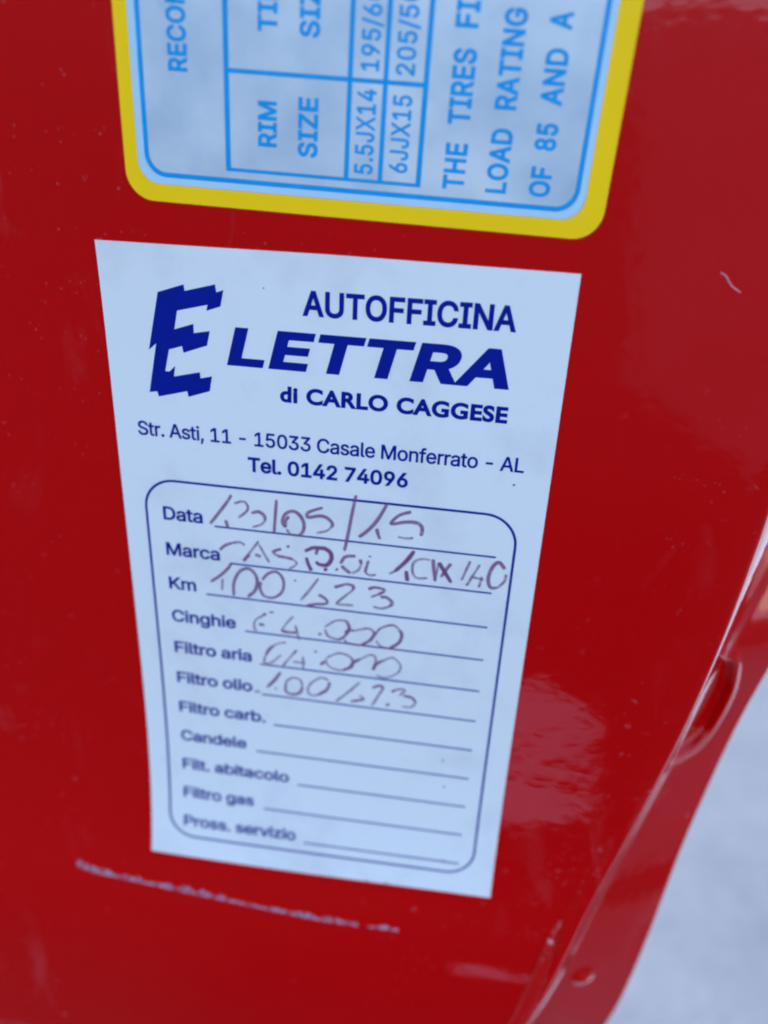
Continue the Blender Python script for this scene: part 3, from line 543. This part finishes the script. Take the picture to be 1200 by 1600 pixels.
def glyph_mesh(text, weight, track=0.0):                           # outlines united by winding number and triangulated
    pts, edges, x = [], [], 0.0
    for ch in text:
        g = GLYPH[ch]
        for c in g[1:]:
            pp = contour(c, weight) + np.array([x, 0])
            k = len(pts)
            pts += [tuple(q) for q in pp]
            edges += [(k + i, k + (i + 1) % len(pp)) for i in range(len(pp))]
        x += g[0] / 1000 + weight * 0.8 + track
    vo, eo, fo, *_ = delaunay_2d_cdt([Vector(q) for q in pts], edges, [], 0, 1e-6)
    V = np.array([tuple(v) for v in vo]); T = np.array([tuple(f) for f in fo])
    cen = V[T].mean(1)
    A = np.array(pts)[[e[0] for e in edges]]; B = np.array(pts)[[e[1] for e in edges]]
    px, py = cen[:, 0:1], cen[:, 1:2]
    cross = (B[:, 0] - A[:, 0]) * (py - A[:, 1]) - (B[:, 1] - A[:, 1]) * (px - A[:, 0])
    wind = ((A[:, 1] <= py) & (B[:, 1] > py) & (cross > 0)).sum(1) - ((A[:, 1] > py) & (B[:, 1] <= py) & (cross < 0)).sum(1)
    T = T[wind < 0]
    me = bpy.data.meshes.new('lettering')
    me.from_pydata([(q[0], q[1], 0) for q in V], [], [tuple(map(int, t)) for t in T])
    loose = np.setdiff1d(np.arange(len(V)), T)
    if len(loose):
        import bmesh
        bm = bmesh.new(); bm.from_mesh(me); bm.verts.ensure_lookup_table()
        bmesh.ops.delete(bm, geom=[bm.verts[int(i)] for i in loose], context='VERTS')
        bm.to_mesh(me); bm.free()
    return me
def builtin_curve(text, weight):
    cu = bpy.data.curves.new('lettering', 'FONT')
    cu.body = text; cu.offset = weight; cu.space_character = 1.07
    return cu
def lettering(name, text, start, end, cap, mat, parent, weight=0.0, shear=0.0, off=0.16, builtin=False, track=-0.028):
    """text from start to end (u, v) on the skin, capital height cap (mm)"""
    if builtin:
        cu = builtin_curve(text, weight)
        ob = bpy.data.objects.new('lettering', cu); col.objects.link(ob)
        dg = bpy.context.evaluated_depsgraph_get(); dg.update()
        me = bpy.data.meshes.new_from_object(ob.evaluated_get(dg))
        bpy.data.objects.remove(ob); bpy.data.curves.remove(cu)
    else:
        me = glyph_mesh(text, weight, track)
    co = np.empty(len(me.vertices) * 3); me.vertices.foreach_get('co', co); co = co.reshape(-1, 3)
    capu = (CAPB if builtin else 0.509) + 2 * weight
    y = (co[:, 1] + weight) / capu * cap
    x = co[:, 0] - co[:, 0].min()
    a, b = np.array(start, float), np.array(end, float)
    L = np.hypot(*(b - a)); e = (b - a) / L; nrm = np.array([e[1], -e[0]])     # up on the sticker
    wid = x.max()
    slant = shear * cap
    x = x / wid * (L - max(0.0, 0.0)) + shear * y
    uv = a + x[:, None] * e + y[:, None] * nrm
    pts = P(uv[:, 0], uv[:, 1], off).reshape(-1)
    me.vertices.foreach_set('co', pts)
    me.materials.clear(); me.materials.append(mat)
    me.update(); me.name = name
    o = bpy.data.objects.new(name, me); col.objects.link(o)
    adopt(o, parent)
    return o
tmp = bpy.data.curves.new('t', 'FONT'); tmp.body = 'H'
to = bpy.data.objects.new('t', tmp); col.objects.link(to); bpy.context.view_layer.update()
CAPB = to.dimensions.y
bpy.data.objects.remove(to); bpy.data.curves.remove(tmp)

def sheet(name, outline, off, mat, parent, thick=0.0, inner=None, step=2.0):
    """flat film following the skin: outline (u, v) filled on a grid of quads trimmed to the outline"""
    import bmesh
    bm = bmesh.new()
    ol = [bm.verts.new((p[0], p[1], 0)) for p in outline]
    f = bm.faces.new(ol)
    us = [p[0] for p in outline]; vv = [p[1] for p in outline]
    for x in np.arange(min(us) + step, max(us), step):
        bmesh.ops.bisect_plane(bm, geom=bm.verts[:] + bm.edges[:] + bm.faces[:], plane_co=(x + .013, 0, 0), plane_no=(1, 0, 0))
    for y in np.arange(min(vv) + step, max(vv), step):
        bmesh.ops.bisect_plane(bm, geom=bm.verts[:] + bm.edges[:] + bm.faces[:], plane_co=(0, y + .017, 0), plane_no=(0, 1, 0))
    bm.verts.ensure_lookup_table()
    bound = [e for e in bm.edges if e.is_boundary]
    ret = bmesh.ops.extrude_edge_only(bm, edges=bound)
    skirt = [g for g in ret['geom'] if isinstance(g, bmesh.types.BMVert)]
    for v in bm.verts: v.co.z = off
    for v in skirt: v.co.z = off - thick
    for v in bm.verts:
        v.co = Vector(map(float, P(v.co.x, v.co.y, v.co.z)))
    bmesh.ops.recalc_face_normals(bm, faces=bm.faces[:])
    me = bpy.data.meshes.new(name); bm.to_mesh(me); bm.free()
    me.materials.append(mat)
    o = bpy.data.objects.new(name, me); col.objects.link(o); adopt(o, parent)
    return o

# ------------------------------------------------------------------ service sticker
def base_at(u, v):
    p = P(u, v, 0.12); return tuple(map(float, p))
st = thing('service_sticker', 'white workshop service sticker with a jagged blue letter and handwritten entries', 'sticker', base_at(31, 107.4))
sheet('paper', [(0, 0.08), (31, -0.12), (61.95, 0.1), (62.15, 107.33), (31, 107.45), (-0.05, 107.38)], 0.12, M_PAPER, st, 0.12)
INK = 0.15
E_POLY = [[7.95, 6.14], [11.58, 4.9], [11.68, 5.72], [15.86, 4.59], [15.96, 5.6], [16.95, 5.24], [16.43, 7.39], [14.48, 8.13], [14.68, 7.32], [10.44, 8.4], [9.88, 10.93], [12.59, 9.99], [12.56, 11.22], [14.8, 10.78], [14.32, 12.78], [10.94, 14.05], [10.78, 13.13], [8.91, 13.76], [8.13, 16.85], [8.73, 16.85], [9.61, 16.02], [9.34, 17.5], [13.09, 16.57], [13.15, 17.42], [14.8, 17.0], [14.37, 19.15], [11.24, 20.27], [11.12, 19.45], [6.89, 20.62], [6.73, 19.87], [5.6, 20.08], [7.13, 13.07], [6.02, 14.06]]
def fill_poly(name, poly, off, mat, parent):
    cu = bpy.data.curves.new(name, 'CURVE'); cu.dimensions = '2D'; cu.fill_mode = 'BOTH'
    s = cu.splines.new('POLY'); s.points.add(len(poly) - 1); s.use_cyclic_u = True
    for p, q in zip(s.points, poly):
        p.co = (q[0], q[1], 0, 1)
    ob = bpy.data.objects.new(name, cu); col.objects.link(ob)
    dg = bpy.context.evaluated_depsgraph_get(); dg.update()
    me = bpy.data.meshes.new_from_object(ob.evaluated_get(dg))
    co = np.empty(len(me.vertices) * 3); me.vertices.foreach_get('co', co); co = co.reshape(-1, 3)
    bpy.data.objects.remove(ob); bpy.data.curves.remove(cu)
    me.vertices.foreach_set('co', P(co[:, 0], co[:, 1], off).reshape(-1))
    me.materials.clear(); me.materials.append(mat); me.name = name; me.update()
    o = bpy.data.objects.new(name, me); col.objects.link(o); adopt(o, parent)
    return o
fill_poly('logo_letter', E_POLY, INK, M_NAVY, st)
lettering('heading', 'AUTOFFICINA', (27.42, 7.77), (54.98, 7.77), 3.3, M_NAVY, st, 0.024, track=-0.018)
lettering('heading', 'LETTRA', (16.97, 15.22), (54.94, 15.28), 5.25, M_NAVY, st, 0.034, 0.26, track=0.006)
lettering('subheading', 'di CARLO CAGGESE', (24.31, 19.75), (55.21, 19.92), 2.3, M_NAVY, st, 0.043, builtin=True)
lettering('address_line', 'Str. Asti, 11 - 15033 Casale Monferrato - AL', (3.34, 26.62), (58.24, 26.70), 2.15, M_NAVY, st, 0.014)
lettering('phone_line', 'Tel. 0142 74096', (19.48, 30.64), (42.56, 30.68), 2.28, M_NAVY, st, 0.026)
V, F = stroke_mesh([(round_rect(3.5, 33.42, 58.45, 103.25, 4.7), 0.19)], 0, INK, True)
adopt(link('form_frame', V, F, M_NAVY), st)
ROWS = [('Data', 12.25, 14.06), ('Marca', 14.62, 16.19), ('Km', 10.5, 12.09), ('Cinghie', 16.68, 18.16), ('Filtro aria', 19.08, 20.45), ('Filtro olio', 19.04, 20.63),
        ('Filtro carb.', 21.17, 22.56), ('Candele', 17.74, 19.48), ('Filt. abitacolo', 25.24, 26.76), ('Filtro gas', 19.0, 20.82), ('Pross. servizio', 26.74, 28.26)]
for i, (s, u1, ul) in enumerate(ROWS):
    vb = 40.152 + 6.110 * i
    lettering('field_name', s, (6.1, vb - 0.2), (u1, vb - 0.22), 2.25, M_NAVY, st, 0.019)
    V, F = stroke_mesh([(line_pts((ul, vb), (55.95, vb)), 0.145)], 0, INK)
    adopt(link('ruled_line', V, F, M_NAVY), st)
HAND = {
'date': [[1, [13.38, 39.79], [15.18, 37.28], [16.33, 35.57], [16.85, 34.63]], [1, [15.8, 38.85], [16.12, 40.1]], [0, [17.24, 35.99], [18.07, 35.63], [18.85, 35.57], [19.31, 36.37], [18.95, 37.2], [17.79, 38.24]], [1, [19.82, 37.26], [20.85, 36.9], [21.71, 37.43], [21.88, 38.28]], [0, [21.88, 38.28], [21.19, 39.0], [19.9, 39.58]], [1, [23.63, 34.63], [23.4, 37.36], [23.2, 40.04]], [1, [25.47, 37.11], [24.98, 37.91], [24.88, 38.87], [24.45, 38.13], [24.9, 36.82], [26.05, 36.21], [27.05, 36.72], [27.68, 37.9], [27.63, 39.18], [27.05, 40.11]], [0, [27.05, 40.11], [25.74, 40.05], [25.07, 39.28]], [1, [30.51, 35.12], [29.1, 35.72], [28.25, 36.27], [28.34, 36.93], [30.05, 36.52], [31.2, 36.75], [31.97, 37.6], [31.74, 38.26]], [0, [31.74, 38.26], [31.04, 38.87], [29.6, 39.37]], [1, [35.29, 32.59], [34.76, 35.81], [34.2, 39.66], [33.81, 41.86]], [1, [39.87, 33.38], [38.52, 36.2], [37.19, 38.03], [35.91, 39.29]], [1, [38.48, 37.56], [38.71, 38.47], [39.03, 39.25]], [1, [43.33, 34.3], [41.71, 35.0], [40.57, 36.27], [40.77, 36.55], [42.69, 36.01], [44.36, 35.99], [45.05, 36.77], [44.95, 38.0]], [0, [43.87, 38.48], [42.76, 38.66], [41.63, 38.54]]],
'oil': [[1, [14.67, 44.12], [15.48, 43.26], [16.63, 42.65]], [0, [16.63, 42.65], [17.84, 42.39], [18.62, 42.78]], [0, [18.33, 45.49], [19.49, 43.78], [20.62, 42.09]], [1, [18.33, 45.6], [18.85, 44.86], [19.37, 44.46]], [0, [20.81, 42.4], [21.57, 43.84], [22.34, 45.3]], [1, [20.17, 44.19], [21.11, 44.46]], [1, [20.52, 42.05], [20.82, 42.01]], [1, [25.15, 42.02], [25.44, 42.31]], [1, [24.26, 42.73], [23.46, 43.05], [22.87, 43.46]], [1, [23.65, 44.02], [24.83, 44.09], [26.01, 44.27]], [0, [22.87, 43.46], [23.65, 44.02]], [0, [26.01, 44.27], [26.6, 44.86], [26.2, 45.47], [25.41, 46.02]], [2, [27.85, 42.66], [28.46, 42.26], [29.14, 41.9], [30.11, 41.83], [30.89, 41.84], [31.74, 42.45], [31.88, 43.52], [31.28, 44.56], [30.43, 44.7], [29.84, 44.56], [29.64, 44.14]], [2, [28.08, 43.68], [28.37, 44.75], [28.87, 45.91]], [1, [29.79, 41.93], [29.54, 43.05]], [2, [30.83, 45.21], [31.23, 45.6]], [1, [32.59, 45.04], [32.89, 45.28]], [1, [35.53, 42.51], [34.0, 42.85], [33.25, 44.12]], [1, [33.45, 44.43], [34.05, 45.01], [34.84, 45.58]], [1, [36.22, 42.97], [36.44, 43.82]], [0, [36.44, 43.82], [35.99, 44.87], [35.04, 45.55]], [1, [37.7, 42.18], [37.64, 42.46]], [1, [37.47, 43.03], [37.22, 44.16], [37.03, 45.13]], [0, [37.03, 45.13], [37.75, 45.53], [38.71, 45.3]], [2, [44.14, 40.56], [43.07, 42.42], [41.46, 44.38]], [0, [41.46, 44.38], [40.62, 44.94]], [2, [43.16, 44.05], [43.43, 45.79]], [0, [46.52, 41.82], [45.34, 41.77], [44.21, 42.49], [44.08, 44.04], [44.75, 45.06], [46.36, 44.9]], [1, [46.98, 41.6], [47.2, 43.41], [47.53, 45.32]], [0, [47.53, 45.24], [47.67, 43.35], [47.85, 42.02]], [2, [47.85, 42.02], [48.82, 43.53], [49.9, 45.2]], [1, [49.63, 42.01], [49.22, 42.71], [48.32, 44.47]], [0, [52.36, 41.23], [51.86, 42.91], [51.36, 44.62]], [0, [53.79, 41.63], [53.03, 43.41], [52.27, 45.27]], [1, [52.15, 45.06], [52.37, 45.37]], [1, [53.86, 45.17], [54.16, 45.35]], [0, [54.26, 43.57], [54.05, 45.25]], [0, [52.89, 43.87], [54.59, 44.07]], [1, [57.42, 41.9], [56.48, 40.9], [55.65, 41.76], [55.21, 43.72], [55.64, 45.2], [56.67, 45.22]], [0, [56.67, 45.22], [57.56, 44.0], [57.71, 42.78]]],
'km': [[1, [12.95, 49.97], [14.56, 48.6], [15.84, 47.17], [16.29, 46.32]], [0, [14.89, 49.13], [14.69, 51.25]], [1, [16.56, 52.05], [16.66, 49.7], [17.66, 47.5], [19.19, 46.84], [20.33, 48.28], [20.1, 50.39], [18.83, 51.94]], [1, [21.17, 48.52], [22.2, 47.24], [23.51, 46.84], [24.49, 48.07], [24.34, 50.16], [22.93, 51.52], [21.4, 51.38], [20.79, 50.07], [20.95, 48.89]], [0, [26.29, 47.83], [26.44, 48.1]], [0, [29.96, 47.12], [28.69, 49.23], [27.18, 51.41]], [1, [28.19, 52.21], [29.6, 51.78], [30.88, 51.6], [31.4, 51.18], [30.99, 50.54], [29.99, 49.98]], [1, [32.42, 48.38], [33.43, 47.91], [34.38, 47.55], [35.29, 47.74], [35.31, 48.45]], [0, [35.31, 48.45], [34.16, 49.64], [33.09, 50.83], [33.0, 51.31], [35.39, 51.21]], [1, [37.65, 48.02], [38.51, 47.57], [39.98, 47.71], [39.9, 48.18], [39.15, 48.74]], [0, [39.15, 48.74], [38.09, 49.34]], [1, [39.53, 49.14], [40.53, 49.12], [41.35, 49.93], [41.0, 50.67]], [0, [41.0, 50.67], [39.74, 51.19], [38.45, 51.02]]],
'belts': [[0, [22.88, 54.22], [22.16, 54.35]], [1, [21.64, 54.61], [21.11, 55.1]], [0, [21.11, 55.1], [19.84, 56.25], [19.7, 57.74], [20.11, 58.04]], [1, [20.45, 56.77], [21.33, 56.89]], [0, [26.1, 54.48], [25.02, 55.87], [24.07, 57.55]], [1, [24.07, 57.55], [25.21, 57.67], [26.45, 57.55]], [0, [26.35, 56.17], [26.66, 57.58], [26.96, 59.01]], [1, [30.15, 57.08], [30.41, 57.53]], [0, [31.06, 55.82], [32.73, 54.42], [34.43, 54.18]], [1, [34.43, 54.18], [34.9, 55.55], [34.23, 57.1], [33.23, 57.98]], [0, [33.23, 57.98], [31.59, 57.48], [31.06, 56.22]], [1, [34.22, 56.49], [34.91, 55.91], [35.69, 55.88]], [0, [35.69, 55.88], [37.81, 55.13], [38.63, 55.49]], [1, [38.63, 55.49], [38.85, 56.06], [38.19, 57.37], [36.71, 58.53]], [0, [36.71, 58.53], [34.77, 58.36], [34.14, 57.72]], [0, [38.86, 56.43], [39.77, 54.85], [41.65, 53.98], [42.68, 54.67]], [1, [42.68, 54.67], [43.13, 55.57], [42.78, 57.07], [41.37, 58.44]], [0, [41.37, 58.44], [39.95, 58.22], [39.2, 57.23]]],
'air': [[0, [24.78, 59.71], [23.73, 59.99], [22.78, 60.62]], [1, [22.78, 60.62], [22.02, 61.49], [21.47, 62.58]], [0, [21.47, 62.58], [21.18, 64.15], [22.4, 63.96], [24.01, 62.2]], [0, [26.54, 60.94], [25.38, 62.62], [24.26, 64.32]], [0, [25.9, 63.31], [28.01, 63.24]], [0, [27.58, 61.99], [27.59, 64.45]], [1, [29.46, 60.63], [29.77, 60.9]], [1, [30.42, 63.26], [31.14, 62.39]], [0, [31.34, 61.73], [33.33, 60.52], [35.04, 60.88], [35.59, 61.97], [34.39, 63.67], [32.41, 63.66], [31.45, 62.85], [31.34, 61.86]], [1, [34.07, 63.72], [35.4, 62.95], [35.79, 61.94], [36.8, 61.16]], [0, [36.8, 61.16], [38.5, 60.04], [39.29, 60.79], [38.92, 62.99]], [1, [38.89, 62.99], [39.38, 61.78], [40.27, 61.02]], [0, [40.27, 61.02], [41.96, 60.14], [43.25, 61.45], [42.82, 63.02], [40.93, 64.2], [39.47, 63.92]]],
'oilf': [[0, [19.37, 70.28], [20.46, 70.24]], [1, [23.87, 65.66], [22.88, 67.37], [21.56, 69.14]], [0, [22.86, 68.94], [23.18, 69.41]], [0, [24.59, 68.8], [24.92, 67.31], [25.99, 66.5], [27.16, 66.84], [27.48, 68.09]], [1, [27.48, 68.09], [27.06, 69.33], [25.87, 69.91], [24.8, 69.56], [24.59, 68.67]], [0, [31.82, 66.12], [30.55, 65.8], [28.97, 67.08], [28.34, 68.61], [28.88, 69.57], [30.05, 69.39]], [1, [31.98, 66.48], [31.53, 68.07], [30.05, 69.39]], [0, [36.91, 65.72], [35.12, 67.94], [33.06, 70.24]], [1, [35.56, 69.84], [37.76, 69.1]], [0, [37.76, 69.1], [36.92, 68.32]], [1, [38.96, 66.57], [39.97, 65.96], [40.81, 66.15]], [0, [40.81, 66.15], [40.05, 67.83], [39.0, 70.22]], [1, [41.29, 69.73], [41.9, 69.37]], [1, [42.08, 66.73], [42.6, 66.65]], [0, [42.08, 66.73], [43.3, 66.15], [44.24, 66.26], [43.37, 67.43]], [0, [46.13, 68.52], [45.36, 69.47], [43.9, 69.58]], [1, [43.99, 67.34], [45.45, 67.56], [46.13, 68.52]]]}
for k, strokes in HAND.items():
    for w in (0, 1, 2):
        parts = []
        for s in strokes:
            if s[0] != w:
                continue
            c = catmull(s[1:], 6)
            n = len(c)
            prof = (0.20, 0.265, 0.31)[w] * (0.8 + 0.35 * np.interp(np.linspace(0, 3, n), range(4), rng.uniform(0, 1, 4)))
            prof[0] *= 0.75; prof[-1] *= 0.75
            parts.append((c, prof))
        if parts:
            V, F = stroke_mesh(parts, 0, INK + 0.012 + 0.006 * w)
            adopt(link('handwriting', V, F, M_INK[w]), st)
for u, v, r in ((57.15, 28.56, .17), (51.36, 79.68, .2), (52.03, 85.25, .24), (53.39, 100.93, .2), (40.05, 107.2, .2), (43.52, 107.1, .2), (22.3, 4.6, .12)):
    a = np.linspace(0, 2 * math.pi, 11)[:-1]
    rad = r * rng.uniform(0.6, 1.2, 10)
    p = P(u + rad * np.cos(a), v + rad * np.sin(a), INK + 0.03)
    adopt(link('dirt_speck', p, [tuple(range(10))], M_DIRT if r < .23 else M_INK[1]), st)

# ------------------------------------------------------------------ tyre label
LB = thing('tyre_label', 'silver tyre size label with yellow border and blue sideways print', 'label', base_at(34, -4.5))
TL = 0.025
def lp(p, q):                                          # label coordinates: p to the right, q upwards
    return (5.1 + p + TL * q, -5.2 - q + TL * p)
def lpoly(pts):
    return [lp(*p) for p in pts]
TOP = 62.0
def lrect(p0, q0, p1, q1, r, step=3.0):
    return lpoly(round_rect(p0, q0, p1, q1, r, 12, step))
sheet('border', lrect(0.1, 0.05, 58.35, TOP, 3.4), 0.14, M_YELLOW, LB, 0.14)
sheet('film', lrect(1.8, 2.1, 55.95, TOP - 2, 2.6), 0.17, M_SILVER, LB, 0.03)
V, F = stroke_mesh([(lrect(2.3, 2.6, 55.45, TOP - 2.5, 2.4), 0.42)], 0, 0.185, True)
adopt(link('keyline', V, F, M_PALE), LB)
V, F = stroke_mesh([(lrect(3.0, 3.2, 54.88, TOP - 3, 2.4), 0.28)], 0, 0.2, True)
adopt(link('blue_frame', V, F, M_CYAN), LB)
def rule(a, b, w=0.31, off=0.2):
    V, F = stroke_mesh([(np.array(lpoly(line_pts(a, b, 30))), w)], 0, off)
    adopt(link('table_rule', V, F, M_CYAN), LB)
QB, QM, QT = 4.47, 15.0, 36.0
rule((13.2, QB - .2), (13.2, QT)); rule((27.6, QB), (27.6, QT), .28); rule((31.67, QB), (31.67, QT), .28); rule((36.25, QB - .2), (36.25, QT), .3)
rule((13.2, QB), (36.25, QB), .2, 0.203); rule((13.2, QM), (36.25, QM), .24, 0.203); rule((13.2, QT), (36.25, QT), .24, 0.203)
def side(text, p, q0, q1, cap=2.3, weight=0.028, name='print'):
    lettering(name, text, lp(p, q0), lp(p, q1), cap, M_CYAN, LB, weight, 0.0, 0.2, track=0.0)
side('RECOMMENDED', 8.62, 14.5, 33.6, 2.3)
side('RIM', 19.15, 7.3, 12.15, 2.26); side('SIZE', 24.05, 6.5, 12.85, 2.35)
side('TIRE', 19.18, 19.1, 25.3, 2.25); side('SIZE', 24.0, 18.8, 25.15, 2.3)
side('5.5JX14', 30.75, 5.2, 14.2, 2.24, 0.018); side('6JJX15', 34.85, 5.65, 13.85, 2.2, 0.018)
side('195/60', 30.85, 16.0, 24.0, 2.12, 0.018); side('205/50', 34.9, 15.8, 24.2, 2.17, 0.018)
side('THE', 41.68, 4.39, 9.37, 2.55); side('TIRES', 41.6, 11.31, 18.87, 2.55); side('FITTED', 41.45, 20.8, 30.4, 2.55)
side('LOAD', 46.65, 4.37, 11.26, 2.45); side('RATING', 46.6, 13.16, 22.99, 2.45)
side('OF', 51.7, 4.36, 7.62, 2.45); side('85', 51.63, 9.31, 12.16, 2.45); side('AND', 51.55, 13.9, 19.49, 2.45); side('A', 51.42, 21.22, 22.95, 2.45)
